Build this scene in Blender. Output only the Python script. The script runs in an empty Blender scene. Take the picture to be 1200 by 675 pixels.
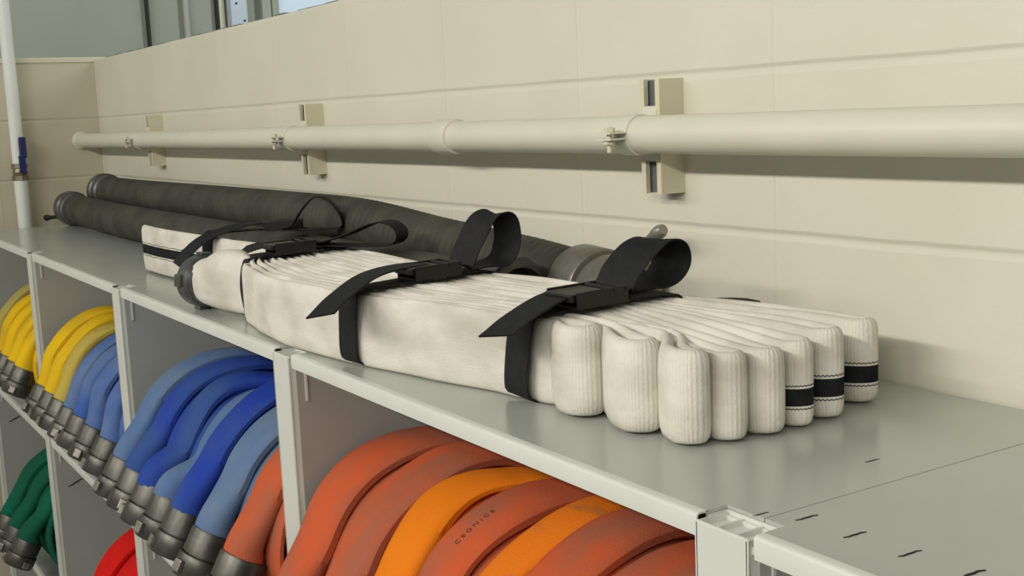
import bpy, bmesh, math, random
from mathutils import Vector, Matrix
from mathutils import noise as mnoise
random.seed(7)
S = bpy.context.scene
COL = S.collection
PI = math.pi

# ------------------------------------------------------------------ layout
JX, JZ, BH, BL = -0.6053, 0.3547, 0.2009, 0.406   # block joints
D = 0.456                                          # wall plane
XP, BAY = -0.2285, 0.9081                          # shelving posts
PW = 0.060                                         # post width
FARX = -3.945
TOPW = 0.5555
SH2 = -0.505                                       # second shelf surface
SH3 = -1.012
FLOOR = -1.28

# ------------------------------------------------------------------ materials
def srgb(c):
    return tuple((x/12.92 if x <= 0.04045 else ((x+0.055)/1.055)**2.4) for x in [v/255 for v in c])+(1,)

def mat(name, c1, c2=None, scale=30, rough=.6, metal=0, bump=.0, bscale=200, stretch=None, spec=.5, detail=4, contrast=(.35,.65)):
    m = bpy.data.materials.new(name); m.use_nodes = True
    nt = m.node_tree; b = nt.nodes['Principled BSDF']
    b.inputs['Roughness'].default_value = rough; b.inputs['Metallic'].default_value = metal
    b.inputs['Specular IOR Level'].default_value = spec
    tc = nt.nodes.new('ShaderNodeTexCoord'); oi = nt.nodes.new('ShaderNodeObjectInfo')
    mu = nt.nodes.new('ShaderNodeVectorMath'); mu.operation = 'MULTIPLY_ADD'
    cx = nt.nodes.new('ShaderNodeCombineXYZ')
    for k in range(3): nt.links.new(oi.outputs['Random'], cx.inputs[k])
    mu.inputs[1].default_value = (23.0, 17.0, 11.0)
    nt.links.new(cx.outputs[0], mu.inputs[0]); nt.links.new(tc.outputs['Object'], mu.inputs[2])
    vec = mu.outputs[0]
    if stretch:
        mp = nt.nodes.new('ShaderNodeMapping'); mp.inputs['Scale'].default_value = stretch
        nt.links.new(vec, mp.inputs['Vector']); vec = mp.outputs[0]
    if c2 is None:
        b.inputs['Base Color'].default_value = srgb(c1)
    else:
        n = nt.nodes.new('ShaderNodeTexNoise'); n.inputs['Scale'].default_value = scale; n.inputs['Detail'].default_value = detail
        nt.links.new(vec, n.inputs['Vector'])
        r = nt.nodes.new('ShaderNodeValToRGB')
        r.color_ramp.elements[0].position = contrast[0]; r.color_ramp.elements[1].position = contrast[1]
        r.color_ramp.elements[0].color = srgb(c1); r.color_ramp.elements[1].color = srgb(c2)
        nt.links.new(n.outputs['Fac'], r.inputs[0]); nt.links.new(r.outputs[0], b.inputs['Base Color'])
    if bump:
        n2 = nt.nodes.new('ShaderNodeTexNoise'); n2.inputs['Scale'].default_value = bscale; n2.inputs['Detail'].default_value = 3
        nt.links.new(vec, n2.inputs['Vector'])
        bp = nt.nodes.new('ShaderNodeBump'); bp.inputs['Strength'].default_value = bump; bp.inputs['Distance'].default_value = .002
        nt.links.new(n2.outputs['Fac'], bp.inputs['Height']); nt.links.new(bp.outputs[0], b.inputs['Normal'])
    return m

def block_mat(name, axis, c1, c2):
    """painted concrete block, stack bond; joints are bumped from the object's own coordinates"""
    m = bpy.data.materials.new(name); m.use_nodes = True
    nt = m.node_tree; N = nt.nodes; Lk = nt.links; b = N['Principled BSDF']
    b.inputs['Roughness'].default_value = .55; b.inputs['Specular IOR Level'].default_value = .3
    tc = N.new('ShaderNodeTexCoord'); sp = N.new('ShaderNodeSeparateXYZ'); Lk.new(tc.outputs['Object'], sp.inputs[0])
    wn = N.new('ShaderNodeTexNoise'); wn.inputs['Scale'].default_value = 9; wn.inputs['Detail'].default_value = 4
    Lk.new(tc.outputs['Object'], wn.inputs['Vector'])
    def math_(op, a, bb=None, c=None):
        n = N.new('ShaderNodeMath'); n.operation = op
        for i, v in enumerate((a, bb, c)):
            if v is None: continue
            if isinstance(v, (int, float)): n.inputs[i].default_value = v
            else: Lk.new(v, n.inputs[i])
        return n.outputs[0]
    wob = math_('MULTIPLY', math_('SUBTRACT', wn.outputs['Fac'], .5), .0035)
    def joint(coord, period, half):
        c = math_('ADD', coord, wob)
        f = math_('ABSOLUTE', math_('SUBTRACT', math_('FRACT', math_('ADD', math_('DIVIDE', c, period), .5)), .5))
        d = math_('MULTIPLY', f, period)                # distance to the joint
        s = N.new('ShaderNodeMapRange'); s.interpolation_type = 'SMOOTHSTEP'
        Lk.new(d, s.inputs['Value']); s.inputs['From Min'].default_value = half*.1; s.inputs['From Max'].default_value = half
        return s.outputs[0]
    jz = joint(sp.outputs['Z'], BH, .0075)
    jx = joint(sp.outputs[axis], BL, .0050)
    h = math_('ADD', jz, math_('MULTIPLY', math_('SUBTRACT', 1.0, jx), .28))
    fn = N.new('ShaderNodeTexNoise'); fn.inputs['Scale'].default_value = 95; fn.inputs['Detail'].default_value = 5
    Lk.new(tc.outputs['Object'], fn.inputs['Vector'])
    pit = N.new('ShaderNodeTexVoronoi'); pit.inputs['Scale'].default_value = 38; Lk.new(tc.outputs['Object'], pit.inputs['Vector'])
    pm = N.new('ShaderNodeMapRange'); Lk.new(pit.outputs['Distance'], pm.inputs['Value'])
    pm.inputs['From Min'].default_value = .02; pm.inputs['From Max'].default_value = .10
    gate = N.new('ShaderNodeTexNoise'); gate.inputs['Scale'].default_value = 7; Lk.new(tc.outputs['Object'], gate.inputs['Vector'])
    gm = N.new('ShaderNodeMapRange'); Lk.new(gate.outputs['Fac'], gm.inputs['Value'])
    gm.inputs['From Min'].default_value = .62; gm.inputs['From Max'].default_value = .70
    pits = math_('SUBTRACT', 1.0, math_('MULTIPLY', gm.outputs[0], math_('SUBTRACT', 1.0, pm.outputs[0])))
    hh = math_('ADD', math_('ADD', math_('MULTIPLY', h, 1.0), math_('MULTIPLY', fn.outputs['Fac'], .20)), math_('MULTIPLY', pits, .30))
    bp = N.new('ShaderNodeBump'); bp.inputs['Strength'].default_value = .6; bp.inputs['Distance'].default_value = .0034
    Lk.new(hh, bp.inputs['Height']); Lk.new(bp.outputs[0], b.inputs['Normal'])
    bigN = N.new('ShaderNodeTexNoise'); bigN.inputs['Scale'].default_value = 3.2; bigN.inputs['Detail'].default_value = 3
    Lk.new(tc.outputs['Object'], bigN.inputs['Vector'])
    r = N.new('ShaderNodeValToRGB'); r.color_ramp.elements[0].position = .3; r.color_ramp.elements[1].position = .7
    r.color_ramp.elements[0].color = srgb(c1); r.color_ramp.elements[1].color = srgb(c2)
    Lk.new(bigN.outputs['Fac'], r.inputs[0]); Lk.new(r.outputs[0], b.inputs['Base Color'])
    return m

M = {}
M['wall'] = block_mat('cream_block', 'X', (203,200,183), (210,207,191))
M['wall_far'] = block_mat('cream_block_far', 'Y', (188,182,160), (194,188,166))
M['pipe'] = mat('cream_pipe_paint', (203,201,184), (208,206,189), 12, .42, bump=.03, bscale=120)
M['strut'] = mat('cream_strut_paint', (200,194,168), (206,200,174), 15, .5)
M['void'] = mat('dark_recess', (45,46,44), rough=.8)
M['recess_shade'] = mat('grey_recess_shade', (92,96,94), rough=.6)  # painted shade for the inside of the strut channels
M['galv'] = mat('grey_zinc', (120,124,122), (135,138,134), 40, .45, .5)
M['shelf'] = mat('grey_shelf_enamel', (165,170,162), (170,174,167), 5, .20, bump=.012, bscale=60, spec=.55)
M['lip'] = mat('pale_grey_enamel', (200,203,196), (206,208,200), 10, .38)
M['panel'] = mat('grey_panel_enamel', (156,158,152), (162,164,158), 6, .42)
M['slot_shade'] = mat('black_slot_shade', (14,13,12), rough=.9)  # flat black for the shade inside punched openings
M['white'] = mat('white_jacket', (190,185,172), (217,213,202), 22, .9, bump=.35, bscale=420, stretch=(.5,1,1), spec=.15, detail=7, contrast=(.3,.62))
M['stripe'] = mat('black_jacket_stripe', (26,27,30), (38,39,42), 60, .9, bump=.3, bscale=400, spec=.1)
M['suction'] = mat('black_rubber', (52,52,46), (70,69,60), 14, .62, bump=.15, bscale=90, spec=.35)
M['alu'] = mat('dull_aluminium', (70,69,64), (90,88,82), 30, .38, .6, bump=.05, bscale=150)
M['alu_big'] = mat('satin_aluminium', (112,110,102), (136,133,124), 30, .42, .6)
M['alu_dark'] = mat('dark_aluminium', (82,84,86), (108,109,108), 30, .38, .7, bump=.05, bscale=150)
M['steel'] = mat('worn_steel', (110,108,100), (150,147,138), 25, .36, .6)
M['web'] = mat('black_webbing', (15,16,18), (24,25,27), 90, .72, bump=.3, bscale=500, spec=.3)
M['buckle'] = mat('black_buckle', (18,18,18), (28,27,26), 50, .42, .3)
M['orange_red'] = mat('orange_red_jacket', (158,94,72), (194,88,50), 9, .85, bump=.3, bscale=330, spec=.15, detail=6, stretch=(1.6,1,1))
M['orange'] = mat('orange_jacket', (186,104,34), (224,122,22), 9, .85, bump=.3, bscale=330, spec=.15, detail=6, contrast=(.25,.5), stretch=(1.6,1,1))
M['orange_grey'] = mat('orange_scuffed_jacket', (120,100,72), (222,118,26), 8, .85, bump=.3, bscale=330, spec=.15, detail=6, contrast=(.41,.50), stretch=(.6,1.4,1.4))
M['blue'] = mat('blue_jacket', (56,82,140), (34,62,158), 8, .85, bump=.3, bscale=330, spec=.15, detail=6)
M['blue_light'] = mat('faded_blue_jacket', (108,126,146), (84,112,156), 8, .85, bump=.3, bscale=330, spec=.15, detail=6)
M['blue_mid'] = mat('mid_blue_jacket', (98,120,158), (62,96,164), 8, .85, bump=.3, bscale=330, spec=.15, detail=6)
M['yellow'] = mat('yellow_jacket', (206,170,40), (232,190,26), 8, .85, bump=.3, bscale=330, spec=.15, detail=5)
M['yellow_pale'] = mat('faded_yellow_jacket', (172,158,92), (196,172,74), 8, .85, bump=.3, bscale=330, spec=.15, detail=5)
M['green'] = mat('green_jacket', (20,84,66), (14,98,72), 8, .85, bump=.3, bscale=330, spec=.15)
M['red'] = mat('red_jacket', (196,26,22), (220,28,22), 8, .85, bump=.3, bscale=330, spec=.15)
M['ink'] = mat('black_ink', (70,40,30), rough=.9)
M['siding'] = mat('grey_siding_paint', (158,164,152), (166,172,160), 2, .6)
M['bluewhite'] = mat('pale_blue_paint', (196,208,224), (210,220,232), 6, .5)
M['ledge'] = mat('cream_ledge', (206,203,180), rough=.6)
M['handle'] = mat('blue_vinyl', (28,36,92), rough=.4)
M['brass'] = mat('dull_brass', (122,112,92), (140,130,110), 30, .4, .6)
M['plastic'] = mat('white_pipe_paint', (214,218,212), (222,225,219), 8, .4)
M['concrete'] = mat('grey_floor_concrete', (120,118,112), (135,132,126), 4, .7)
M['conduit'] = mat('grey_conduit_paint', (172,178,170), rough=.5)
M['daylight'] = mat('daylit_pane', (190,208,222), rough=.3)
_b = M['daylight'].node_tree.nodes['Principled BSDF']; _b.inputs['Emission Color'].default_value = srgb((196,216,230)); _b.inputs['Emission Strength'].default_value = .30
M['card'] = mat('brown_cardboard', (176,146,90), (186,156,100), 12, .8)

def ribs(m, pitch, strength):
    """fine woven ribs across the hose, spaced along its length"""
    nt = m.node_tree; b = nt.nodes['Principled BSDF']
    at = nt.nodes.new('ShaderNodeAttribute'); at.attribute_name = 'along'
    mu = nt.nodes.new('ShaderNodeMath'); mu.operation = 'MULTIPLY'; mu.inputs[1].default_value = 2*PI/pitch
    sn = nt.nodes.new('ShaderNodeMath'); sn.operation = 'SINE'
    nt.links.new(at.outputs['Fac'], mu.inputs[0]); nt.links.new(mu.outputs[0], sn.inputs[0])
    bp = nt.nodes.new('ShaderNodeBump'); bp.inputs['Strength'].default_value = strength; bp.inputs['Distance'].default_value = .0012
    nt.links.new(sn.outputs[0], bp.inputs['Height'])
    old = b.inputs['Normal'].links[0].from_socket if b.inputs['Normal'].is_linked else None
    if old: nt.links.new(old, bp.inputs['Normal'])
    nt.links.new(bp.outputs[0], b.inputs['Normal'])
ribs(M['white'], .0024, .22); ribs(M['stripe'], .0024, .2)
# ------------------------------------------------------------------ mesh helpers
class MB:
    def __init__(s): s.v = []; s.f = []; s.m = []; s.sm = []
    def add(s, vs, fs, mi=0, smooth=False):
        o = len(s.v); s.v += [tuple(v) for v in vs]
        for f in fs: s.f.append([o+i for i in f]); s.m.append(mi); s.sm.append(smooth)
    def box(s, lo, hi, bev=0, mi=0, mtx=None):
        bm = bmesh.new(); bmesh.ops.create_cube(bm, size=1)
        for v in bm.verts:
            v.co = Vector([(lo[i]+hi[i])/2+v.co[i]*(hi[i]-lo[i]) for i in range(3)])
        if bev: bmesh.ops.bevel(bm, geom=list(bm.edges), offset=bev, segments=2, affect='EDGES', profile=.6)
        if mtx: bm.transform(mtx)
        s.frombm(bm, mi, False); bm.free()
    def frombm(s, bm, mi=0, smooth=False):
        bm.verts.index_update()
        s.add([v.co.copy() for v in bm.verts], [[v.index for v in f.verts] for f in bm.faces], mi, smooth)
    def lathe(s, prof, mtx=None, seg=40, mi=0, smooth=True, cap=True):
        """profile of (r, h) swept about Z"""
        vs = []; fs = []
        for r, h in prof:
            for k in range(seg):
                a = 2*PI*k/seg; vs.append(Vector((r*math.cos(a), r*math.sin(a), h)))
        n = len(prof)
        for i in range(n-1):
            for k in range(seg):
                k2 = (k+1) % seg; fs.append([i*seg+k, i*seg+k2, (i+1)*seg+k2, (i+1)*seg+k])
        if cap:
            if prof[0][0] > 1e-6: fs.append([k for k in range(seg)][::-1])
            if prof[-1][0] > 1e-6: fs.append([(n-1)*seg+k for k in range(seg)])
        if mtx: vs = [mtx @ v for v in vs]
        s.add(vs, fs, mi, smooth)
    def sweep(s, rings, mi=0, smooth=True, cap=True, closed=False, mis=None):
        n = len(rings); k = len(rings[0]); vs = [v for r in rings for v in r]; o = len(s.v)
        s.v += [tuple(v) for v in vs]
        for i in range(n if closed else n-1):
            i2 = (i+1) % n
            for j in range(k):
                j2 = (j+1) % k
                s.f.append([o+i*k+j, o+i2*k+j, o+i2*k+j2, o+i*k+j2]); s.sm.append(smooth)
                s.m.append(mis(i, j) if mis else mi)
        if cap and not closed:
            s.f.append([o+j for j in range(k)]); s.m.append(mi); s.sm.append(False)
            s.f.append([o+(n-1)*k+j for j in range(k)][::-1]); s.m.append(mi); s.sm.append(False)
    def tube(s, pts, r, seg=16, mi=0, cap=True):
        rings = []
        n = len(pts); pts = [Vector(p) for p in pts]
        up = Vector((0,0,1))
        for i in range(n):
            t = (pts[min(i+1,n-1)]-pts[max(i-1,0)]).normalized()
            a = t.cross(up)
            if a.length < 1e-3: a = t.cross(Vector((0,1,0)))
            a.normalize(); b = a.cross(t).normalized()
            rr = r(i) if callable(r) else r
            rings.append([pts[i]+a*rr*math.cos(2*PI*j/seg)+b*rr*math.sin(2*PI*j/seg) for j in range(seg)])
        s.sweep(rings, mi, True, cap)
    along = None
    def build(s, name, mats, parent=None, kind=None):
        me = bpy.data.meshes.new(name); me.from_pydata(s.v, [], s.f)
        if not isinstance(mats, (list, tuple)): mats = [mats]
        for m in mats: me.materials.append(m)
        me.polygons.foreach_set('material_index', s.m); me.polygons.foreach_set('use_smooth', s.sm)
        bm = bmesh.new(); bm.from_mesh(me); bmesh.ops.recalc_face_normals(bm, faces=bm.faces)
        for e in bm.edges:
            if len(e.link_faces) == 2 and e.calc_face_angle(0) > .75: e.smooth = False
        bm.to_mesh(me); bm.free()
        if s.along:
            at = me.attributes.new('along', 'FLOAT', 'POINT'); at.data.foreach_set('value', s.along)
        me.update()
        o = bpy.data.objects.new(name, me); COL.objects.link(o)
        if parent: o.parent = parent
        if kind: o['kind'] = kind
        return o

def thing(name, label, cat, loc=(0,0,0), group=None, rot=(0,0,0)):
    o = bpy.data.objects.new(name, None); COL.objects.link(o); o.empty_display_size = .05
    o.location = loc; o.rotation_euler = rot; o['label'] = label; o['category'] = cat
    if group: o['group'] = group
    return o

def catmull(pts, n):
    """resample a polyline smoothly to n points"""
    P = [Vector(p) for p in pts]
    P = [2*P[0]-P[1]]+P+[2*P[-1]-P[-2]]
    dense = []
    for i in range(1, len(P)-2):
        for k in range(24):
            t = k/24
            a, b, c, d = P[i-1], P[i], P[i+1], P[i+2]
            dense.append(.5*((2*b)+(c-a)*t+(2*a-5*b+4*c-d)*t*t+(3*b-a-3*c+d)*t**3))
    dense.append(P[-2])
    return resample(dense, n)
def resample(P, n):
    L = [0]
    for a, b in zip(P[:-1], P[1:]): L.append(L[-1]+(b-a).length)
    out = []; j = 0
    for k in range(n):
        s = L[-1]*k/(n-1)
        while j < len(L)-2 and L[j+1] < s: j += 1
        d = L[j+1]-L[j]; t = 0 if d < 1e-9 else (s-L[j])/d
        out.append(P[j].lerp(P[j+1], min(max(t,0),1)))
    return out
def lerp(a, b, t): return a+(b-a)*t
def sstep(a, b, x):
    t = min(max((x-a)/(b-a), 0), 1); return t*t*(3-2*t)
def interp(tab, x):
    if x <= tab[0][0]: return tab[0][1]
    for (a, va), (b, vb) in zip(tab[:-1], tab[1:]):
        if x <= b:
            t = (x-a)/(b-a); t = t*t*(3-2*t)*.4+t*.6
            return lerp(va, vb, t)
    return tab[-1][1]

def ribbon(mb, pts, wdir, width, th=.0022, n=40, wdirs=None, mi=0):
    """flat webbing strip along a smooth path"""
    P = catmull(pts, n); rings = []
    for i in range(n):
        t = (P[min(i+1,n-1)]-P[max(i-1,0)]).normalized()
        w = Vector(wdir) if wdirs is None else Vector(wdirs[0]).lerp(Vector(wdirs[1]), i/(n-1))
        w = (w-t*w.dot(t)).normalized(); nn = t.cross(w).normalized()
        h = width/2; q = th/2
        rings.append([P[i]+w*a*h+nn*b*q for a, b in ((-1,-.4),(-.96,-1),(0,-1),(.96,-1),(1,-.4),(1,.4),(.96,1),(0,1),(-.96,1),(-1,.4))])
    mb.sweep(rings, mi, False)

# ------------------------------------------------------------------ setting
def wall(name, lo, hi, m, origin):
    mb = MB(); mb.box([lo[i]-origin[i] for i in range(3)], [hi[i]-origin[i] for i in range(3)])
    o = mb.build(name, m, kind='structure'); o.location = origin
    return o
zo = JZ-BH*8
wall('wall_back', (FARX-.19, D, FLOOR), (1.6, D+.19, TOPW), M['wall'], (JX, D, zo))
wall('wall_left', (FARX-.19, -3.2, FLOOR), (FARX, D, TOPW-.006), M['wall_far'], (FARX, .105, zo))
mb = MB(); mb.box((-6.2, -3.4, FLOOR-.1), (1.6, 3.0, FLOOR)); mb.build('floor', M['concrete'], kind='structure')
# ledge strip on the left wall, and ragged mortar along the top edge of the back wall
mb = MB(); mb.box((FARX-.19, -3.2, TOPW-.006), (FARX+.004, D+.1, TOPW+.012), .003); o = mb.build('trim_1', M['ledge'], kind='structure')
mb = MB()
for k in range(30):
    x = random.uniform(-3.9, -1.0); w = random.uniform(.02, .10)
    mb.box((x, D+.004, TOPW-.002), (x+w, D+random.uniform(.03,.09), TOPW+random.uniform(.001,.005)), .001)
mb.build('trim_2', M['galv'], kind='structure')
# high siding wall of the hall beyond the low block walls
SX = -4.95
mb = MB(); mb.box((SX-.1, -3.2, FLOOR), (SX, 4.5, 3.2)); mb.build('wall_beyond', M['siding'], kind='structure')

def far_upright(name, label, cat, y0, y1, depth, m, extra=None):
    mb = MB(); mb.box((SX+.001, y0, FLOOR), (SX+depth, y1, 3.0), .002)
    o = mb.build(name, m); o['label'] = label; o['category'] = cat
    return o

# ------------------------------------------------------------------ shelving
rack = thing('shelving_unit', 'grey steel shelving of joined bays along the cream block wall, holding rolled hoses', 'shelving', (XP, 0, FLOOR))
def rb(mb, name, m, parent=rack):
    o = mb.build(name, m, parent); o.location = (-XP, 0, -FLOOR); return o
posts = [XP-BAY*i for i in range(-1, 5)]
for i in range(-1, 5):
    x = XP-BAY*i
    # front post: folded steel channel, open at the top
    mb = MB(); zt = -.004
    mb.box((x, -.003, FLOOR), (x+PW, .0005, zt), .0015)
    mb.box((x, -.003, FLOOR), (x+.0025, .042, zt-.001))
    mb.box((x+PW-.0025, -.003, FLOOR), (x+PW, .042, zt-.001))
    mb.box((x+.018, .0, FLOOR), (x+.0205, .030, zt-.002)); mb.box((x+.040, .0, FLOOR), (x+.0425, .030, zt-.002))
    mb.box((x+.0025, .028, FLOOR), (x+PW-.0025, .0305, zt-.003)); mb.box((x-.0030, .0010, zt-.012), (x+PW+.0060, .0360, zt-.0065)); mb.box((x-.0030, .0307, zt-.010), (x+PW+.0060, .0370, zt+.0006)); mb.box((x-.0040, .012, zt-.010), (x-.0002, .0370, zt+.0006))
    rb(mb, 'post', M['lip'])
    mb = MB()
    mb.box((x, D-.045, FLOOR), (x+PW, D-.006, -.012), .0015); rb(mb, 'rear_post', M['lip'])
    # divider panel behind the post
    mb = MB(); mb.box((x+PW+.0002, .0055, FLOOR+.05), (x+PW+.0030, D-.046, -.021)); 
    rb(mb, 'divider_panel', M['panel'])
    for lev in (0, SH2):
        mb = MB(); mb.box((x+PW+.0031, .017, lev-.068), (x+PW+.0050, .021, lev-.022), .0005); rb(mb, 'shelf_clip', M['lip'])
    # thin black piece painting the shade of a cam opening, below the middle shelf
    def slot_mesh(mtx):
        mb = MB(); pr = [(-.013,-.004),(-.007,-.0035),(-.003,-.001),(.003,.001),(.007,.0035),(.013,.004)]
        top = [Vector((a, b+.0009*(1-(a/.014)**2)+.0004, 0)) for a, b in pr]; bot = [Vector((a, b-.0009*(1-(a/.014)**2)-.0004, 0)) for a, b in pr]
        n = len(pr); vs = [mtx@v for v in top+bot]+[mtx@(v+Vector((0,0,.0004))) for v in top+bot]
        fs = []
        for k in range(n-1):
            fs += [[k,k+1,n+k+1,n+k],[2*n+k,3*n+k,3*n+k+1,2*n+k+1],[k,2*n+k,2*n+k+1,k+1],[n+k,n+k+1,3*n+k+1,3*n+k]]
        fs += [[0,n,3*n,2*n],[n-1,3*n-1,4*n-1,2*n-1]]
        mb.add(vs, fs); return mb
    rb(slot_mesh(Matrix.Translation((x+PW+.0032, .053, SH2-.132)) @ Matrix.Rotation(PI/2,4,'Y') @ Matrix.Rotation(PI/2,4,'Z') @ Matrix.Scale(1.6,4)), 'slot_shade', M['slot_shade'])
# shelf pans
for i in range(0, 5):
    x0 = XP-BAY*i+PW/2+.0121; x1 = XP-BAY*(i-1)+PW/2+.0109
    if i == 4: pass
    for lev in (0, SH2, SH3):
        mb = MB()
        # pan: top sheet with corner notches for the posts, rolled front lip, back lip
        pr = [(.0,-.019),(-.0005,-.003),(.0008,-.0008),(.003,0),(.010,.0)]
        e0, e1 = x0+PW/2-.0088, x1-PW/2-.0117
        mb.box((x0, .0315, lev-.003), (x1, D-.004, lev))
        mb.box((e0, .010, lev-.003), (e1, .0315, lev))
        n = len(pr); vs = [Vector((e0, a, lev+b)) for a, b in pr]+[Vector((e1, a, lev+b)) for a, b in pr]
        ins = [Vector((e0, a+.0016, lev+min(b,-.0016))) for a, b in pr]+[Vector((e1, a+.0016, lev+min(b,-.0016))) for a, b in pr]
        f = [[k,k+1,n+k+1,n+k] for k in range(n-1)]
        mb.add(vs, f, 1, True); mb.add(ins, f, 1, True)
        mb.add([vs[0], vs[n], ins[n], ins[0]], [[0,1,2,3]], 1)
        for q in (0, n): mb.add(vs[q:q+n]+ins[q:q+n], [[k,k+1,n+k+1,n+k] for k in range(n-1)], 1)
        mb.box((e0, .0016, lev-.019), (e1, .010, lev-.0175), 0, 1)
        if lev == 0 or True:
            mb.box((x0+.032, D-.008, lev-.019), (x1-.045, D-.004, lev-.001), 0, 1)
        o = rb(mb, 'shelf', [M['shelf'], M['lip']])
    mb = MB(); mb.box((x0+.034, D-.0165, FLOOR+.06), (x1-.047, D-.0085, -.021)); rb(mb, 'back_panel', M['panel'])
for (sx, sy, sc) in ((-.168,.057,1),(-.120,.057,1),(-.071,.058,1),(-.022,.059,1.25),(-.237,.208,.75),(-.196,.036,.7)):
    rb(slot_mesh(Matrix.Translation((sx, sy, .0002)) @ Matrix.Rotation(math.radians(66),4,'Z') @ Matrix.Scale(sc*.80,4)), 'slot_shade', M['slot_shade'])  # black pieces laid on the shelf top, imitating shaded openings

# ------------------------------------------------------------------ wall pipe, struts and clamps
PY, PZ, PR = .389, .2795, .0248
pipe = thing('wall_pipe', 'long cream painted pipe running along the block wall above the hoses', 'pipe', (FARX, PY, PZ))
RX = Matrix.Rotation(PI/2, 4, 'Y')
def along_x(x): return Matrix.Translation((x-FARX, 0, 0)) @ RX
mb = MB(); mb.lathe([(PR, 0), (PR, 1.6-FARX-.002)], along_x(FARX), 48); mb.build('pipe_run', M['pipe'], pipe)
mb = MB(); mb.lathe([(PR,.0),(PR+.004,.003),(PR+.0045,.008),(PR+.0045,.052),(PR+.0035,.058),(PR,.060)], along_x(-1.325), 48); mb.build('sleeve', M['pipe'], pipe)
mb = MB(); mb.lathe([(PR+.007,.0),(PR+.007,.006),(PR+.003,.010),(PR+.003,.020),(PR,.022)], along_x(FARX), 48); mb.build('wall_flange', M['pipe'], pipe)
labs = {-.795:('cream strut channel with pipe clamp nearest the camera, right of the pipe sleeve','a'),
        -1.985:('cream strut channel with pipe clamp in the middle of the pipe run','b'),
        -3.185:('cream strut channel with pipe clamp nearest the far left corner','c')}
for sx, (lab, _) in labs.items():
    t = thing('pipe_bracket', lab, 'bracket', (sx, D, .275), 'pipe brackets on the block wall')
    # strut: C profile (x, -depth) extruded in z
    mb = MB(); w, dp, th, lp = .0205, .041, .0028, .0125
    prof = [(-w,0),(w,0),(w,-dp),(w-lp+.0035,-dp),(w-lp+.0035,-dp+.007),(w-lp+.0060,-dp+.007),(w-lp+.0060,-dp+th),(w-th,-dp+th),(w-th,-th),
            (-w+th,-th),(-w+th,-dp+th),(-w+lp-.0060,-dp+th),(-w+lp-.0060,-dp+.007),(-w+lp-.0035,-dp+.007),(-w+lp-.0035,-dp),(-w,-dp)]
    n = len(prof)
    rings = [[Vector((a, b, z)) for a, b in prof] for z in (-.075, .076)]
    mb.sweep(rings, 0, False, cap=False)
    for z in (-.075,.076):
        ring = [Vector((a,b,z)) for a,b in prof]
        mb.add(ring, [[0,1,8,9],[1,2,7,8],[2,3,6,7],[3,4,5,6],[0,9,10,15],[15,10,11,14],[14,11,12,13]])
    mb.build('strut_channel', M['strut'], t)
    mb = MB(); mb.box((-w+th+.0001, -.031, -.0735), (w-th-.0001, -th-.0002, .0745)); mb.build('channel_shade_fill', M['recess_shade'], t)  # solid grey filler imitating the shade behind the strut lips
    # clamp: two half straps hugging the pipe, ears at the front
    c = thing('x','x','x'); 
    bpy.data.objects.remove(c)
    cl = MB(); cy, cz = PY-D, PZ-.275; r0 = PR+.0008
    for sgn in (1, -1):
        path = []
        path.append((0, cy+.040-.012, cz+sgn*(r0+.010)))      # hook into strut
        path.append((0, cy+.026, cz+sgn*(r0+.006)))
        for k in range(0, 15):
            a = math.radians(75-k*(75+82)/14)                   # from back-top over the pipe to the front
            path.append((0, cy+r0*math.sin(a), cz+sgn*r0*math.cos(a)))
        path.append((0, cy-r0-.004, cz+sgn*.004)); path.append((0, cy-r0-.026, cz+sgn*.004))
        ribbon(cl, path, (1,0,0), .030, .0026, 46)
    clo = cl.build('clamp', M['pipe'], t)
    b = MB(); ear = cy-r0-.016
    b.lathe([(.0035,-.021),(.0035,.012)], Matrix.Translation((0,ear,cz)), 12)
    b.lathe([(.0075,.0052),(.0078,.006),(.0078,.010),(.0065,.0112)], Matrix.Translation((0,ear,cz)), 6, smooth=False)
    b.lathe([(.0070,-.0112),(.0078,-.010),(.0078,-.0052)], Matrix.Translation((0,ear,cz)), 6, smooth=False)
    b.build('bolt', M['strut'], clo)

# ------------------------------------------------------------------ riser pipe with valve in the far corner
RY, RXX = .168, -3.899
riser = thing('riser_pipe', 'white vertical pipe with a blue handled valve beside the far left end of the shelving', 'pipe', (RXX, RY, FLOOR))
def rz(mb, name, m): o = mb.build(name, m, riser); o.location = (0, 0, -FLOOR); return o
mb = MB(); mb.lathe([(.0225,FLOOR),(.0225,.158)], None, 32); mb.lathe([(.0205,.212),(.0205,3.0)], None, 32); rz(mb, 'pipe_run', M['plastic'])
mb = MB(); mb.lathe([(.022,.155),(.027,.157),(.027,.172),(.022,.175),(.025,.184),(.022,.196),(.027,.198),(.027,.212),(.021,.214)], None, 8, smooth=False)
mb.lathe([(.008,0),(.008,.034)], Matrix.Translation((.0,0,.187)) @ Matrix.Rotation(PI/2,4,'Y'), 12); rz(mb, 'valve_body', M['brass'])
mb = MB(); mb.box((.030,-.006,.180),(.036,.016,.240),.002); mb.box((.029,-.002,.232),(.039,.022,.302),.0045); rz(mb, 'valve_handle', M['handle'])

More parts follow.
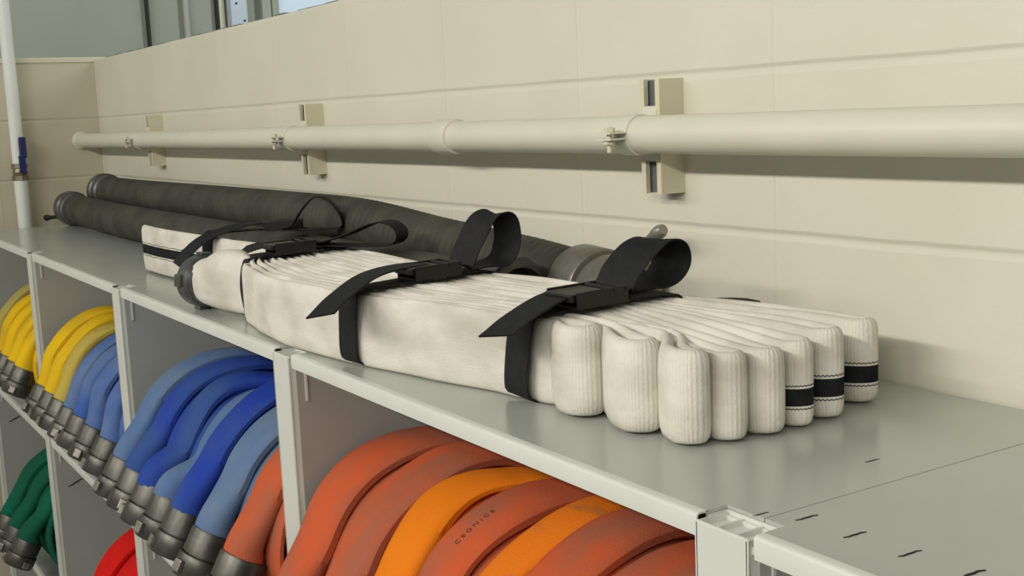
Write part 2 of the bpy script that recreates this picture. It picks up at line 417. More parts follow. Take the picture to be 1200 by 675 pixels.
# ------------------------------------------------------------------ things on the siding wall beyond
far_upright('steel_upright', 'black slender upright on the far grey siding, left of the pale conduit', 'upright', .932, .944, .03, M['void'])
mb = MB(); mb.tube([(SX+.024, 1.108, FLOOR+.0), (SX+.024, 1.108, 3.0)], .014, 20)
o = mb.build('conduit', M['conduit']); o['label'] = 'pale vertical conduit on the grey siding beyond the low wall'; o['category'] = 'conduit'
far_upright('steel_upright', 'black slender upright beside the pale blue perforated post', 'upright', 1.245, 1.257, .03, M['void'])
far_upright('wood_stud', 'cream stud strip left of the pale blue perforated post', 'stud', 1.258, 1.284, .03, M['ledge'])
pp = thing('perforated_post', 'pale blue perforated upright seen above the low block wall', 'post', (SX+.04, 1.334, FLOOR))
mb = MB(); mb.box((-.038,-.038,.002),(.04,.038,4.2),.004); mb.build('channel', M['bluewhite'], pp)
for k in range(6):
    for dy in (-.012, .022):
        mb = MB(); mb.lathe([(.005,0),(.005,.002)], Matrix.Translation((.0402,dy,1.70+.11*k+dy)) @ Matrix.Rotation(PI/2,4,'Y'), 16); mb.build('hole_shade', M['void'], pp)  # flat dark discs paint the shade inside the perforations
far_upright('wall_stud', 'grey green stud between the perforated post and the bright window', 'stud', 1.455, 1.498, .05, M['siding'])
# window of the hall: frame with a bright pane, crossed by a wire guard
win = bpy.data.objects.new('window_1', None); COL.objects.link(win); win.location = (SX, 1.836, 1.0); win['kind'] = 'structure'
mb = MB()
for a, b in (((0,-.33,-.6),(.04,-.295,.9)), ((0,.30,-.6),(.04,.335,.9)), ((0,-.295,-.6),(.04,.30,-.565)), ((0,-.295,.865),(.04,.30,.9))): mb.box(a, b, .003)
mb.build('window_frame', M['siding'], win)
mb = MB(); mb.box((.004,-.295,-.565),(.010,.30,.865)); mb.build('window_pane', M['daylight'], win)

# ------------------------------------------------------------------ rolled hoses
CUTS = 14
def band_ring(c, t, nrm, w, th, xo, rd=0.0):
    """rounded flat hose section at c; nrm is the outward normal in the roll plane, width along x"""
    r = []
    for j in range(CUTS):
        a = 2*PI*(j+.5)/CUTS
        ca, sa = math.cos(a), math.sin(a)
        e = lerp(.56, 1, rd); px = math.copysign(abs(ca)**e, ca)*w/2; pn = math.copysign(abs(sa)**lerp(.75, 1, rd), sa)*th/2
        r.append(c+Vector((xo+px, 0, 0))+nrm*pn)
    return r
def rnd0(seed): return random.Random(seed*13+5).uniform(.006,.016)
def hose_roll(x, w, R, color, label, group, floor_z=SH2, tail=((-.036,-.272),(-.050,-.330),(-.082,-.386)), kink=.5, text=None, seed=0, tip=.078, cen=.16, fat=.0225, xt=0, crad=.0385):
    rnd = random.Random(seed)
    R -= .008; w *= .93
    if group.startswith('orange'): R -= .005
    lean = rnd0(seed)
    root = thing('fire_hose_roll', label, 'fire hose', (x, cen, floor_z), group)
    zc = R+.002
    # path in (y,z) local: tail end -> up the front -> over the top -> spiral inward
    P = []
    T = [Vector((0, ty-cen, tz-SH2)) for ty, tz in tail]
    ctl = [T[1]+(T[1]-T[2])*0, T[1].lerp(T[0],.45)+(T[1]-T[2])*.12]
    a0 = math.radians(164)           # join the outer wrap (angle from +y, toward +z)
    for a in range(156, 80, -12):
        ctl.append(Vector((0, R*math.cos(math.radians(a)), zc+R*math.sin(math.radians(a)))))
    head = catmull(ctl, 60)
    P += head
    a = 78; turns = 5; pitch = .0185
    da = 5
    k = 0; total = turns*360
    while k < total:
        r = R-pitch*min(k, total)/360
        aa = math.radians(a-k)
        if r < .05: break
        P.append(Vector((0, r*math.cos(aa), zc+r*math.sin(aa))))
        k += da if k < 400 else 9
    n = len(P); rings = []
    ph = [rnd.uniform(0, 6.28) for _ in range(8)]
    s = 0; prev = P[0]
    for i in range(n):
        s += (P[i]-prev).length; prev = P[i]
        t = (P[min(i+1,n-1)]-P[max(i-1,0)]).normalized()
        nrm = Vector((0, -t.z, t.y))
        # outward = away from roll centre
        if nrm.dot(P[i]-Vector((0,0,zc))) < 0: nrm = -nrm
        e = math.exp(-(s/.075)**1.5)                       # near the coupling the hose rounds out
        outer = 1-sstep(.55, .95, s)
        xo = outer*(1-e)*kink*.010*(math.sin(s*17+ph[0])+.6*math.sin(s*31+ph[1])) + (1-outer)*(.0035*math.sin(s*2.1+ph[2])+rnd.uniform(-.0006,.0006)+lean*(1-sstep(1.6,2.6,s))) + xt*math.exp(-s/.12)
        ww = w*(1+outer*kink*.07*math.sin(s*23+ph[3])) ; ww = lerp(ww, 2*crad-.012, e)
        tt = fat*(1+outer*kink*.35*math.sin(s*26+ph[4])) ; tt = lerp(tt*lerp(.80, 1, outer), 2*crad-.012, e)
        ro = outer*kink*.0035*math.sin(s*29+ph[5])
        rings.append(band_ring(P[i]+nrm*ro, t, nrm, ww, tt, xo, min(1, e*1.3)))
    mb = MB(); mb.sweep(rings, 0, True)
    hose = mb.build('hose', M[color], root)
    # coupling
    ax = (T[2]-T[1]).normalized(); base = T[1]-ax*.012+Vector((xt,0,0))
    q = Vector((0,0,1)).rotation_difference(ax).to_matrix().to_4x4()
    mtx = Matrix.Translation(base) @ q @ Matrix.Rotation(rnd.uniform(0,6.28),4,'Z')
    cr = crad; L = tip
    mb = MB()
    mb.lathe([(cr-.010,-.002),(cr-.003,0),(cr-.002,.004),(cr-.002,L*.50),(cr-.006,L*.515),(cr-.006,L*.53),(cr,L*.545),(cr+.0008,L*.58),(cr+.0008,L*.96),(cr-.002,L),(cr-.011,L),(cr-.013,L*.7),(cr-.014,L*.6),(0,L*.6)], mtx, 40)
    cp = mb.build('coupling', M['alu'], root)
    for k in range(3):
        mb = MB(); mb.box((cr-.003,-.008,L*.68),(cr+.0075,.009,L*.93),.0025)
        mb.add([], [])
        o = mb.build('lug', M['steel'], cp); o.matrix_local = mtx @ Matrix.Rotation(k*2*PI/3, 4, 'Z')
    if text:
        # printed lettering wrapped on the outer face of the hose
        cu = bpy.data.curves.new('lettering', 'FONT'); cu.body = text; cu.size = .0098; cu.align_x = 'CENTER'; cu.align_y = 'CENTER'; cu.space_character = 1.5
        to = bpy.data.objects.new('lettering', cu); COL.objects.link(to)
        dg = bpy.context.evaluated_depsgraph_get()
        me = bpy.data.meshes.new_from_object(to.evaluated_get(dg)); bpy.data.objects.remove(to)
        bm = bmesh.new(); bm.from_mesh(me); bmesh.ops.triangulate(bm, faces=bm.faces)
        bmesh.ops.subdivide_edges(bm, edges=[e for e in bm.edges if e.calc_length() > .006], cuts=1)
        LS = [0]
        for i in range(1, n): LS.append(LS[-1]+(P[i]-P[i-1]).length)
        sc = text_s
        for v in bm.verts:
            s = sc.get(text, .2)+v.co.x
            j = max(1, next((i for i in range(1, n) if LS[i] >= s), n-1))
            f = (s-LS[j-1])/(LS[j]-LS[j-1])
            # same place on the swept ring: pick ring verts at the outer face
            def surf(ri):
                ring = rings[ri]; top = [ring[q] for q in range(CUTS)]
                xs = sorted(((p.x, p) for p in top if (p-P[ri]).dot((P[ri]-Vector((0,0,zc))).normalized()) > 0), key=lambda z: z[0])
                xv = sum(a for a, _ in xs)/len(xs)+v.co.y*-1+.0
                for (a, pa), (b_, pb) in zip(xs[:-1], xs[1:]):
                    if a <= xv <= b_: return pa.lerp(pb, (xv-a)/(b_-a))
                return xs[0][1] if xv < xs[0][0] else xs[-1][1]
            pt = surf(j-1).lerp(surf(j), f)
            out = (P[j]-Vector((0,0,zc))).normalized()
            v.co = pt+out*.0006
        bm.to_mesh(me); bm.free(); me.materials.clear(); me.materials.append(M['ink'])
        lo = bpy.data.objects.new('lettering', me); COL.objects.link(lo); lo.parent = hose
    return root
text_s = {}
def tail_of(dy, dz, sl=0):
    return ((-.036+dy, -.272+dz), (-.050+dy, -.330+dz), (-.082+dy+sl, -.386+dz))
g1 = 'orange hose rolls in the nearest bay'
text_s['CEGNICE'] = .208; text_s['OBEGNEE'] = .205
hose_roll(-1.008,.112,.197,'orange_red','rusty orange fire hose roll first from the left in the nearest bay, beside its post',g1,seed=1,kink=.25)
hose_roll(-.886,.104,.197,'orange_red','rusty orange fire hose roll second from the left in the nearest bay',g1,seed=2,kink=.4)
hose_roll(-.787,.088,.195,'orange','bright orange fire hose roll third from the left in the nearest bay',g1,seed=3,kink=.9)
hose_roll(-.686,.092,.197,'orange_red','rusty orange hose roll with black lettering between the two bright orange rolls',g1,seed=4,kink=.6,text='CEGNICE')
hose_roll(-.600,.072,.197,'orange_grey','bright orange hose roll with grey scuff marks right of the lettered one',g1,seed=5,kink=.9)
hose_roll(-.516,.092,.200,'orange_red','plain rusty orange hose roll right of the scuffed bright orange one',g1,seed=6,kink=.35)
hose_roll(-.412,.102,.197,'orange_red','rusty orange hose roll with black lettering second from the right in the nearest bay',g1,seed=8,kink=.1,text='OBEGNEE')
hose_roll(-.300,.104,.197,'orange_red','rusty orange hose roll cut by the nearest post, rightmost in its bay',g1,seed=9,kink=.1,text='OBEGNEE')
g2 = 'blue hose rolls in the second bay'
hose_roll(-1.855,.085,.190,'blue_light','faded grey blue hose roll leftmost in the second bay, against the grey divider',g2,tail=tail_of(0,0),seed=11,kink=.3)
hose_roll(-1.757,.090,.188,'blue','dark blue hose roll second from the left in the second bay',g2,tail=tail_of(0,0),seed=12,kink=.4)
hose_roll(-1.655,.092,.182,'blue','dark blue hose roll with a kinked bend, third from the left in the second bay',g2,tail=tail_of(0,0),seed=13,kink=.9)
hose_roll(-1.560,.070,.176,'blue_light','faded blue hose roll mostly hidden behind the wide dark blue one',g2,tail=tail_of(0,.0),seed=14,kink=.5)
hose_roll(-1.465,.100,.190,'blue','wide dark blue hose roll with pale worn patch, in the middle of the second bay',g2,tail=tail_of(0,0),seed=15,kink=.6)
hose_roll(-1.340,.105,.190,'blue_light','faded grey blue hose roll just left of the lone orange one',g2,tail=tail_of(0,0),seed=16,kink=.2)
hose_roll(-1.206,.100,.190,'orange_red','lone rusty orange hose roll at the right end of the blue ones',g2,tail=tail_of(0,0),seed=17,kink=.35)
g3 = 'yellow and blue hose rolls in the third bay'
T3 = tail_of(.035,-.024)
hose_roll(-2.790,.096,.178,'yellow','bright yellow hose roll leftmost in the third bay, right of the post',g3,tail=T3,seed=21,kink=.5)
hose_roll(-2.685,.088,.176,'yellow','bright yellow hose roll second from the left in the third bay',g3,tail=T3,seed=22,kink=.5)
hose_roll(-2.585,.085,.174,'yellow_pale','faded yellow hose roll beside the blue ones in the third bay',g3,tail=T3,seed=23,kink=.4)
hose_roll(-2.475,.080,.172,'blue_mid','mid blue hose roll next to the faded yellow one',g3,tail=T3,seed=24,kink=.3)
hose_roll(-2.375,.080,.172,'blue_mid','mid blue hose roll second from the right among four in the third bay',g3,tail=T3,seed=25,kink=.3)
hose_roll(-2.255,.100,.178,'blue_mid','thick mid blue hose roll with large coupling in the third bay',g3,tail=T3,seed=26,kink=.3)
hose_roll(-2.120,.088,.178,'blue_mid','blue hose roll half hidden by the post between second and third bays',g3,tail=T3,seed=27,kink=.3)
g4 = 'yellow hose rolls in the farthest bay'
hose_roll(-3.530,.080,.180,'yellow_pale','faded yellow hose roll leftmost in the farthest upper bay',g4,tail=T3,seed=31,kink=.5)
hose_roll(-3.420,.085,.176,'yellow','bright yellow hose roll second from the left in the farthest upper bay',g4,tail=T3,seed=32,kink=.5)
hose_roll(-3.315,.085,.174,'yellow','bright yellow hose roll third from the left in the farthest upper bay',g4,tail=T3,seed=33,kink=.5)
hose_roll(-3.205,.085,.172,'yellow','bright yellow hose roll fourth from the left in the farthest upper bay',g4,tail=T3,seed=34,kink=.5)
hose_roll(-3.095,.085,.170,'yellow','bright yellow hose roll nearest the post in the farthest upper bay',g4,tail=T3,seed=35,kink=.5)
g5 = 'green hose rolls on the lower shelf'
hose_roll(-3.400,.110,.185,'green','dark green hose roll leftmost on the lower shelf of the farthest bay',g5,floor_z=SH3,tail=tail_of(.0,-.022),seed=41,kink=.3,fat=.027,crad=.041)
hose_roll(-3.265,.090,.180,'green','dark green hose roll in the middle of the lower shelf of the farthest bay',g5,floor_z=SH3,tail=tail_of(.0,-.022),seed=42,kink=.3,fat=.027,crad=.041)
hose_roll(-3.130,.095,.175,'green','dark green hose roll nearest the post on the lower shelf',g5,floor_z=SH3,tail=tail_of(.0,-.022),seed=43,kink=.4,fat=.027,crad=.041)
g6 = 'red hose rolls on the lower shelf'
hose_roll(-2.400,.115,.190,'red','bright red hose roll leftmost on the lower shelf of the third bay',g6,floor_z=SH3,seed=51,kink=.1)
hose_roll(-2.275,.110,.185,'red','bright red hose roll in the middle on the lower shelf of the third bay',g6,floor_z=SH3,seed=52,kink=.1)
hose_roll(-2.150,.110,.185,'red','bright red hose roll nearest the second post on the lower shelf',g6,floor_z=SH3,seed=53,kink=.1)

# ------------------------------------------------------------------ suction hoses
def suction(label, path, r, ends, name='suction_hose'):
    base = Vector(path[0])
    root = thing(name, label, 'suction hose', base, 'black suction hoses against the wall')
    L = 0
    P = catmull([Vector(p)-base for p in path], 700)
    mb = MB()
    def rad(i): return r+.0011*math.sin(i*2*PI/5.0)
    mb.tube(P, rad, 28)
    mb.build('hose', M['suction'], root)
    return root, P
def coupling_on(root, P, at_end, prof, m, name='coupling', off=0):
    p, q = (P[-1], P[-8]) if at_end else (P[0], P[7])
    ax = (p-q).normalized()
    mtx = Matrix.Translation(p+ax*off) @ Vector((0,0,1)).rotation_difference(ax).to_matrix().to_4x4()
    mb = MB(); mb.lathe(prof, mtx, 48, cap=False); return mb.build(name, m, root), mtx
def lug_rod(parent, mtx, ang, r0, L, h, m=None):
    mb = MB()
    mm = mtx @ Matrix.Rotation(ang,4,'Z')
    pts = [mm@Vector((r0-.004,0,h)), mm@Vector((r0+L*.4,0,h+.004)), mm@Vector((r0+L*.8,0,h+.012)), mm@Vector((r0+L,0,h+.016))]
    mb.tube(catmull(pts, 14), lambda i: .0065+.0022*sstep(8,12,i), 12)
    return mb.build('lug', m or M['steel'], parent)
s1, P1 = suction('black ribbed suction hose in front, lying on the shelf behind the folded white hose',
    [(-3.74,.296,.0575),(-3.2,.298,.050),(-2.6,.300,.0490),(-2.0,.302,.0490),(-1.5,.306,.0490),(-1.1,.306,.051),(-.985,.304,.0565)], .0475, None)
ring = [(.047,-.03),(.052,-.028),(.052,.012),(.055,.014),(.055,.03),(.050,.034),(.040,.034),(.038,.02),(.038,-.03)]
c, m4 = coupling_on(s1, P1, True, ring, M['alu_dark'])
c, m4 = coupling_on(s1, P1, False, [(.047,-.05),(.0525,-.048),(.0525,-.02),(.057,-.016),(.057,.034),(.052,.038),(.040,.038),(.038,.0),(.001,0)], M['alu_dark'])

s1c = c
s2, P2 = suction('black suction hose against the wall, bending down to a large aluminium coupling at right',
    [(-3.66,.385,.113),(-3.2,.386,.112),(-2.6,.386,.115),(-2.0,.386,.117),(-1.65,.388,.115),(-1.35,.392,.094),(-1.08,.396,.078),(-.94,.394,.067),(-.885,.390,.064)], .0475, None)
big = [(.046,-.055),(.0575,-.053),(.059,-.049),(.059,.008),(.057,.011),(.050,.012),(.050,.020),(.054,.022),(.0545,.062),(.057,.064),(.057,.070),(.046,.070),(.044,.062),(.043,-.02),(.001,-.02)]
c, m4 = coupling_on(s2, P2, True, big, M['alu_big'])
for i_, (dx,dz) in enumerate(((.045,.085),(.16,-.01))): pass
def rod(parent, a, b, r=.006, m=None):
    mb = MB(); a = Vector(a)-Vector(parent.parent.location); b = Vector(b)-Vector(parent.parent.location)
    pts = [a, a.lerp(b,.4), a.lerp(b,.75), b]
    mb.tube(catmull(pts, 16), lambda i: r*(.9+.5*sstep(10,13,i)-.35*sstep(14,15,i)), 14); return mb.build('lug', m or M['steel'], parent)
rod(s1c, (-3.765,.262,.032), (-3.850,.225,.026), .0075, M['buckle'])
rod(c, (-.842,.402,.113), (-.757,.402,.156), .0068)
rod(c, (-.845,.345,.064), (-.585,.405,.074), .0062, M['buckle'])
c, m4 = coupling_on(s2, P2, False, [(.047,-.075),(.0535,-.072),(.0535,-.03),(.058,-.027),(.058,.004),(.053,.008),(.040,.008),(.038,-.02),(.001,-.02)], M['alu_dark'])
lug_rod(c, m4, math.radians(200), .050, .022, .002)

# ------------------------------------------------------------------ folded white hose pack
YF = [(-1.42,.060),(-1.36,.040),(-1.25,.022),(-1.13,.014),(-.973,.028),(-.803,.062),(-.674,.092),(-.59,.104),(-.52,.104)]
YB = [(-1.60,.235),(-1.30,.245),(-1.0,.248),(-.80,.262),(-.66,.272),(-.5,.31),(-.36,.385)]
TIPS = [(-.520,.112,.050),(-.432,.116,.046),(-.369,.124,.043),(-.357,.160,.037),(-.352,.202,.042),(-.352,.243,.036),(-.357,.288,.041),(-.377,.360,.044)]
NL = 16
def lift(u, x):   # cinched middle stands higher towards the back
    return .006*u*sstep(-1.75,-1.45,x)*(1-sstep(-.72,-.46,x))
def leg_y(k, x):
    tip = TIPS[k//2]; side = -1 if k % 2 == 0 else 1
    f, b = interp(YF, x), interp(YB, x)
    w = (b-f)/NL; y0 = f+w*(k+.5); th = w*.96
    s = sstep(tip[0]-.11 if k < 6 else -.64, tip[0]-.022, x)
    y1 = tip[1]+side*tip[2]*.25
    return lerp(y0, y1, s), lerp(th, tip[2]*.47, s)
FR = [0,.015,.05,.12,.205,.22,.245,.35,.45,.475,.49,.6,.75,.88,.95,.985,1]
def section(c, nrm, th, h, z0, shift=0, roundness=5.0, zig=0):
    """vertical hose section: height h from z0, thickness th along nrm"""
    pts = []
    fr = [min(max(f+(shift if 0.1 < f < .65 else 0)+(zig if q in (4,5,9,10) else 0),0),1) for q, f in enumerate(FR)]
    for f in fr:
        q = max(1-abs(2*f-1)**roundness, 0)**(1/2.2); pts.append((f, max(q,.12)))
    r = [c+nrm*(th/2*q)+Vector((0,0,z0+f*h)) for f, q in pts]
    r += [c-nrm*(th/2*q)+Vector((0,0,z0+f*h)) for f, q in pts[::-1]]
    return r
pack = thing('folded_hose', 'white canvas hose folded into a strapped pack with loop ends, on top of the shelving', 'fire hose', (-.9,.15,0))
off = Vector((-.9,.15,0))
mb = MB()
def hose_path(samples, cap=True):
    """samples: (x, y, th, h, z0, stripe, shift, round)"""
    n = len(samples); rings = []
    for i, sm in enumerate(samples):
        a = samples[max(i-1,0)]; b = samples[min(i+1,n-1)]
        t = Vector((b[0]-a[0], b[1]-a[1], 0))
        if t.length < 1e-7: t = Vector((1,0,0))
        t.normalize(); nrm = Vector((-t.y, t.x, 0))
        rings.append(section(Vector((sm[0],sm[1],0))-off, nrm, sm[2], sm[3], sm[4], sm[6], sm[7], (.007 if i % 2 else -.007) if sm[5] else 0))
    nf = len(FR)
    def mis(i, j):
        if not samples[i][5]: return 0
        jj = j if j < nf-1 else (2*nf-2-j if nf <= j < 2*nf-1 else -1)
        return 1 if jj in (4, 6, 7, 9) else 0
    mb.sweep(rings, 0, True, cap, mis=mis)
    if mb.along is None: mb.along = []
    acc = 0; pc = None
    for rg in rings:
        c0 = (rg[0]+rg[len(FR)])/2
        acc += (c0-pc).length if pc else 0
        pc = c0; mb.along += [acc]*len(rg)
def hgt(k, x):
    tip = TIPS[k//2]
    hs = [.096,.093,.090,.085,.084,.086,.090,.088][k//2]
    return lerp(.094, hs, sstep(-.62, tip[0], x))
def wob(k, x): return (.010*math.exp(-((x+.583)/.013)**2) if k == 0 else 0)+.0016*mnoise.noise(Vector((x*9, k*3.7, 0)))
def leg_samples(k, xa, xb, n):
    out = []
    for i in range(n):
        x = lerp(xa, xb, i/(n-1)); y, th = leg_y(k, x); u = k/(NL-1)
        bulge = 1+.0*x
        z0 = .001+lift(u, x)
        h = hgt(k, x)+.0035*mnoise.noise(Vector((x*7+k*5.1, k*2.3, 4)))
        stripe = (k//2 >= 5 and x > -.56)
        out.append((x, y+wob(k, x), th, h, z0, stripe, 0, 6.0))
    return out
def uturn(p, q, x_ext, direction, stripe=False, n=10, fat=1.0):
    """rounded fold joining the last sample p to the first sample q"""
    out = []; yc = (p[1]+q[1])/2; half = abs(q[1]-p[1])/2; sg = 1 if q[1] > p[1] else -1
    for i in range(1, n):
        a = -PI/2+PI*i/n
        x = p[0]+direction*math.cos(a)*x_ext; y = yc+sg*half*math.sin(a)
        bulge = 1+.05*math.cos(a)
        out.append((x, y, lerp(p[2], q[2], i/n)*(1-.12*math.cos(a))*fat, lerp(p[3],q[3],i/n)*(1-.012*math.cos(a)), lerp(p[4],q[4],i/n)+.002*math.cos(a), stripe, p[6], 9))
    return out
LEFT = {3:-1.43, 5:-1.47, 7:-1.50, 13:-1.62}
def pair_right(k):          # leg k (going right), fold, leg k+1 coming back
    tip = TIPS[k//2]; xr = tip[0]-tip[2]*.45
    return xr
# strand one: dead end tucked in, front leg 0, fold 1, leg 1, swelling to the coupling
path = []
xr = pair_right(0)
a = leg_samples(0, -1.385, xr, 60); b = leg_samples(1, xr, -1.40, 60)
hook = [(-1.34, a[0][1]+.013, .010, .09, .003, False, 0, 6), (-1.365, a[0][1]+.0125, .010, .09, .003, False, 0, 6)]
hk = uturn(hook[1], a[0], .018, -1, n=8)
path = hook+hk+a+uturn(a[-1], b[0], TIPS[0][2]*.45, 1, n=10)+b
cx0, cy0 = -1.555, .050
for i in range(1, 17):
    t = i/16; x = lerp(-1.40, cx0, t); y = lerp(b[-1][1], cy0, sstep(0,1,t))
    e = sstep(.0,.55,t)
    th = lerp(.013, .070, e)*(1-.0*t); th = lerp(th, .078, sstep(.7,1,t)); h = lerp(.094, .104, math.sin(PI*min(t*1.25,1)))*(1) ; h = lerp(h, .080, sstep(.6,1,t))
    path.append((x, y, th, h, lerp(.002,.011,t), False, 0, lerp(6,2.2,sstep(.4,1,t))))
hose_path(path)
# strand two: legs 2..15 with folds at both ends
path = []
for k in range(2, NL, 2):
    xr = pair_right(k)
    xl = {2:-1.43,4:-1.43,6:-1.47,8:-1.50,10:-1.60,12:-1.60,14:-1.62}[k]
    xl2 = {2:-1.43,4:-1.47,6:-1.50,8:-1.60,10:-1.60,12:-1.62,14:-1.55}[k]
    a = leg_samples(k, xl, xr, 54); b = leg_samples(k+1, xr, xl2, 54)
    if path:
        p = path[-1]
        if k in (10,):       # long loop with the black stripe reaching past the coupling
            ya, yb = p[1], a[0][1]
            for i in range(1, 25):
                t = i/24; x = lerp(-1.60, -2.20, t); y = lerp(ya, .118, sstep(0,.9,t)); path.append((x, y, lerp(p[2],.016,t), lerp(p[3],.101,t), lerp(p[4],.004,sstep(0,.5,t)), t > .1, .15, 6))
            ext = [(lerp(-2.20,-1.60,i/24), lerp(.136, yb, sstep(.1,1,i/24)), lerp(.014,a[0][2],i/24), lerp(.096,a[0][3],i/24), lerp(.0,a[0][4],sstep(.5,1,i/24)), False, .15, 6) for i in range(25)]
            path += uturn(path[-1], ext[0], .016, -1, True, n=8)
            path += ext
        else:
            path += uturn(p, a[0], .012, -1, n=7)
    path += a+uturn(a[-1], b[0], TIPS[k//2][2]*.45, 1, k//2 >= 5, n=34 if k//2 >= 5 else 12)+b
hose_path(path)
mb.build('hose', [M['white'], M['stripe']], pack)
# coupling on the free end
mtx = Matrix.Translation(Vector((cx0+.012, cy0, .0490))-off) @ Vector((0,0,1)).rotation_difference(Vector((-1,-.14,0)).normalized()).to_matrix().to_4x4()
mb = MB(); mb.lathe([(.036,0),(.0405,.002),(.0405,.016),(.044,.018),(.0448,.022),(.0448,.050),(.042,.054),(.034,.054),(.032,.02),(.001,.02)], mtx, 44, cap=False)
cp = mb.build('coupling', M['alu_dark'], pack)
for a in (15, 105, 195, 285):
    mb = MB(); mb.box((.0425,-.011,.026),(.050,.011,.048),.0025); o = mb.build('lug', M['alu_dark'], cp); o.matrix_local = mtx @ Matrix.Rotation(math.radians(a),4,'Z')
cp.hide_render = False

# ------------------------------------------------------------------ straps
def strap(label, band, wdir, tail, loop, bk, bdir, width=.036, tdirs=None, ldir=None):
    o = Vector(band[len(band)//2])
    root = thing('strap', label, 'strap', o, 'black webbing straps around the folded hose')
    L = lambda pts: [Vector(p)-o for p in pts]
    mb = MB(); ribbon(mb, L(band), wdir, width, .0024, 90); mb.build('band', M['web'], root)
    mb = MB(); ribbon(mb, L(tail), wdir, width, .0024, 40, wdirs=tdirs); mb.build('tail', M['web'], root)
    mb = MB(); ribbon(mb, L(loop), ldir or wdir, width, .0024, 60); mb.build('loop', M['web'], root)
    # buckle: body with side cheeks and a lever, crossbars at the far end
    c = Vector(bk)-o; d = Vector(bdir).normalized(); w = Vector((0,0,1)).cross(d).normalized(); u = d.cross(w)
    mm = Matrix((d, -w, -u if u.z < 0 else u)).transposed().to_4x4(); mm.translation = c
    mb = MB(); hw = width/2+.004
    mb.box((-.040,-hw,-.004),(.030,-hw+.003,.015),.001,mtx=mm); mb.box((-.040,hw-.003,-.004),(.030,hw,.015),.001,mtx=mm)
    mb.box((-.040,-hw+.003,-.004),(.022,hw-.003,-.001),.0005,mtx=mm)
    b = mb.build('buckle', M['buckle'], root)
    mb = MB(); mb.box((-.046,-hw+.004,.004),(.004,hw-.004,.013),.002,mtx=mm); mb.build('lever', M['buckle'], b)
    mb = MB()
    for q in (.012, .028):
        a1 = mm@Vector((q,-hw-.001,.012)); a2 = mm@Vector((q,hw+.001,.012)); mb.tube([a1,a1.lerp(a2,.5),a2], .0028, 10)
    mb.build('bar', M['buckle'], b)
    return root
# nearest strap
strap('black webbing strap nearest the camera, just left of the ribbed loop ends',
  [(-.636,.102,.0025),(-.636,.0905,.012),(-.632,.0905,.050),(-.622,.0920,.086),(-.622,.102,.0975),(-.620,.160,.1015),(-.615,.235,.1035),(-.612,.275,.1025),(-.612,.292,.094),(-.612,.294,.05),(-.612,.292,.003)],
  (.99,-.05,0),
  [(-.628,.235,.112),(-.624,.180,.117),(-.612,.125,.114),(-.596,.072,.101),(-.584,.036,.088)],
  [(-.628,.222,.112),(-.626,.234,.133),(-.620,.256,.155),(-.618,.278,.163),(-.620,.298,.155),(-.624,.304,.134),(-.628,.285,.115),(-.640,.240,.108)],
  (-.606,.175,.1075), (-.02,.99,.02), .050, ldir=(.90,.43,0))
strap('black webbing strap second from the camera, with tall loop and long tail across the front',
  [(-.945,.042,.0025),(-.945,.030,.012),(-.943,.029,.050),(-.937,.0305,.086),(-.937,.042,.0985),(-.943,.110,.1025),(-.948,.190,.1045),(-.950,.232,.1035),(-.950,.252,.094),(-.950,.256,.06),(-.950,.254,.025)],
  (.99,.08,0),
  [(-.952,.205,.114),(-.952,.135,.121),(-.937,.065,.117),(-.903,.005,.100),(-.874,-.036,.083)],
  [(-.952,.205,.112),(-.951,.218,.138),(-.943,.236,.170),(-.935,.254,.179),(-.933,.268,.170),(-.935,.271,.139),(-.942,.258,.116),(-.952,.215,.109)],
  (-.938,.155,.1085), (-.03,.99,.02), .044, ldir=(.90,.43,0))
def along_dir(o, d, tz):
    return [(o[0]+d[0]*t, o[1]+d[1]*t, z) for t, z in tz]
strap('black webbing strap third from the camera, right of the coupling, with a flat loop',
  [(-1.425,.075,.0025),(-1.425,.062,.010),(-1.425,.058,.050),(-1.425,.062,.090),(-1.425,.074,.099),(-1.422,.130,.1025),(-1.418,.190,.1040),(-1.415,.228,.1030),(-1.415,.246,.094),(-1.415,.250,.06),(-1.415,.248,.025)],
  (1,.1,0),
  [(-1.400,.210,.113),(-1.420,.165,.117),(-1.455,.115,.113),(-1.485,.085,.105)],
  along_dir((-1.395,.205), (.8,.6), [(-.02,.112),(.04,.128),(.08,.143),(.11,.148),(.132,.138),(.136,.122),(.12,.111),(.07,.109),(-.02,.110)]),
  (-1.395,.142,.1080), (.03,.99,.02), .044, ldir=(-.6,.8,0))
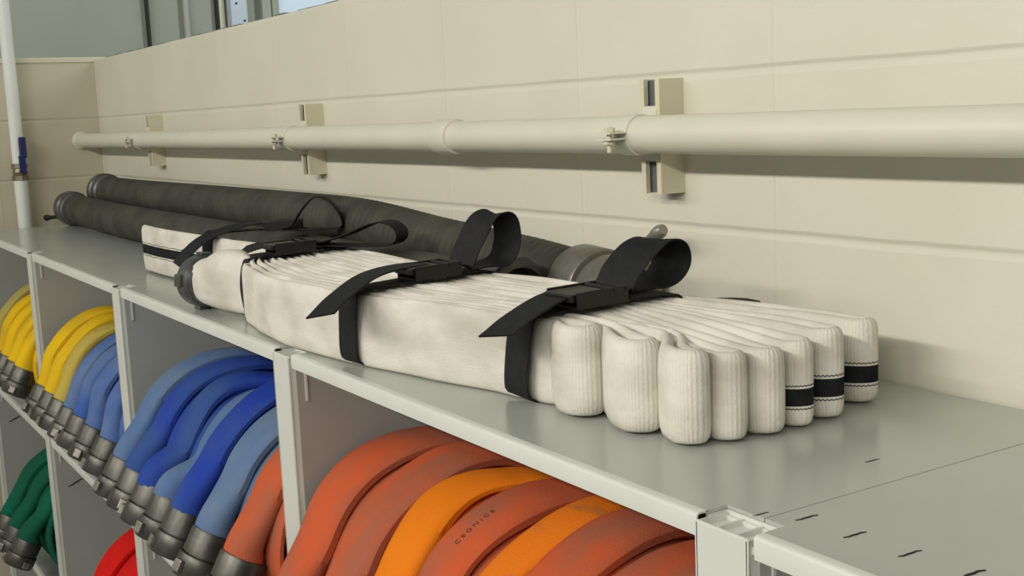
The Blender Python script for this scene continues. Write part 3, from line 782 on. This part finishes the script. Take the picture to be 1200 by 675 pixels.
strap('black webbing strap farthest from the camera, around the striped loop behind the coupling',
  [(-1.830,.150,.0025),(-1.830,.138,.012),(-1.830,.136,.050),(-1.825,.138,.098),(-1.818,.150,.108),(-1.790,.190,.111),(-1.760,.240,.111),(-1.735,.290,.110),(-1.730,.305,.108)],
  (1,.5,0),
  [(-1.735,.275,.119),(-1.765,.200,.124),(-1.800,.130,.104),(-1.818,.090,.074),(-1.823,.072,.052)],
  along_dir((-1.690,.259), (.53,.85), [(-.02,.117),(.0,.122),(.02,.150),(.045,.172),(.07,.166),(.09,.142),(.094,.116),(.06,.111),(-.02,.113)]),
  (-1.735,.265,.114), (.45,.89,.02), .030, ldir=(-.84,.52,0))

# ------------------------------------------------------------------ light
def area(name, loc, rot, sx, sy, power, col=(1,.95,.85)):
    l = bpy.data.lights.new(name, 'AREA'); l.shape = 'RECTANGLE'; l.size = sx; l.size_y = sy; l.energy = power; l.color = col
    o = bpy.data.objects.new(name, l); COL.objects.link(o); o.location = loc; o.rotation_euler = rot
    return o
def aim(o, tgt):
    d = Vector(tgt)-o.location; o.rotation_euler = d.to_track_quat('-Z','X').to_euler()
for i, (x, pw) in enumerate(((-2.9, 26), (-.4, 60), (2.2, 60))):
    a = area('fluorescent_tube', (x, -2.9, 1.62), (math.radians(70),0,0), 2.2, .16, pw*1.12, (1,.97,.89))
a = area('siding_fill_light', (-2.6, 2.4, 2.3), (0,0,0), 2.0, .3, 34, (.93,1,.97)); aim(a, (-4.95, 1.2, .9))  # unseen lamp added to brighten the siding beyond the wall
world = bpy.data.worlds.new('hall'); S.world = world; world.use_nodes = True
bg = world.node_tree.nodes['Background']; bg.inputs[0].default_value = (1,.98,.90,1); bg.inputs[1].default_value = .30

# ------------------------------------------------------------------ camera
cam = bpy.data.cameras.new('camera'); co = bpy.data.objects.new('camera', cam); COL.objects.link(co)
r = Vector((0.53120857, 0.84611056,-0.04375354)); u = Vector((-0.10042241, 0.11415778, 0.98837409)); f = Vector((-0.84126856, 0.52063895,-0.14561006))
mm = Matrix((r, u, -f)).transposed().to_4x4(); mm.translation = Vector((.470966831,-.594368183,.318256356))
co.matrix_world = mm
cam.sensor_width = 36; cam.lens = 36*1412.54557/1200; cam.clip_start = .02
S.camera = co
S.view_settings.view_transform = 'Standard'; S.view_settings.look = 'None'; S.view_settings.gamma = 1; S.view_settings.use_curve_mapping = False
S.view_settings.exposure = 0.0
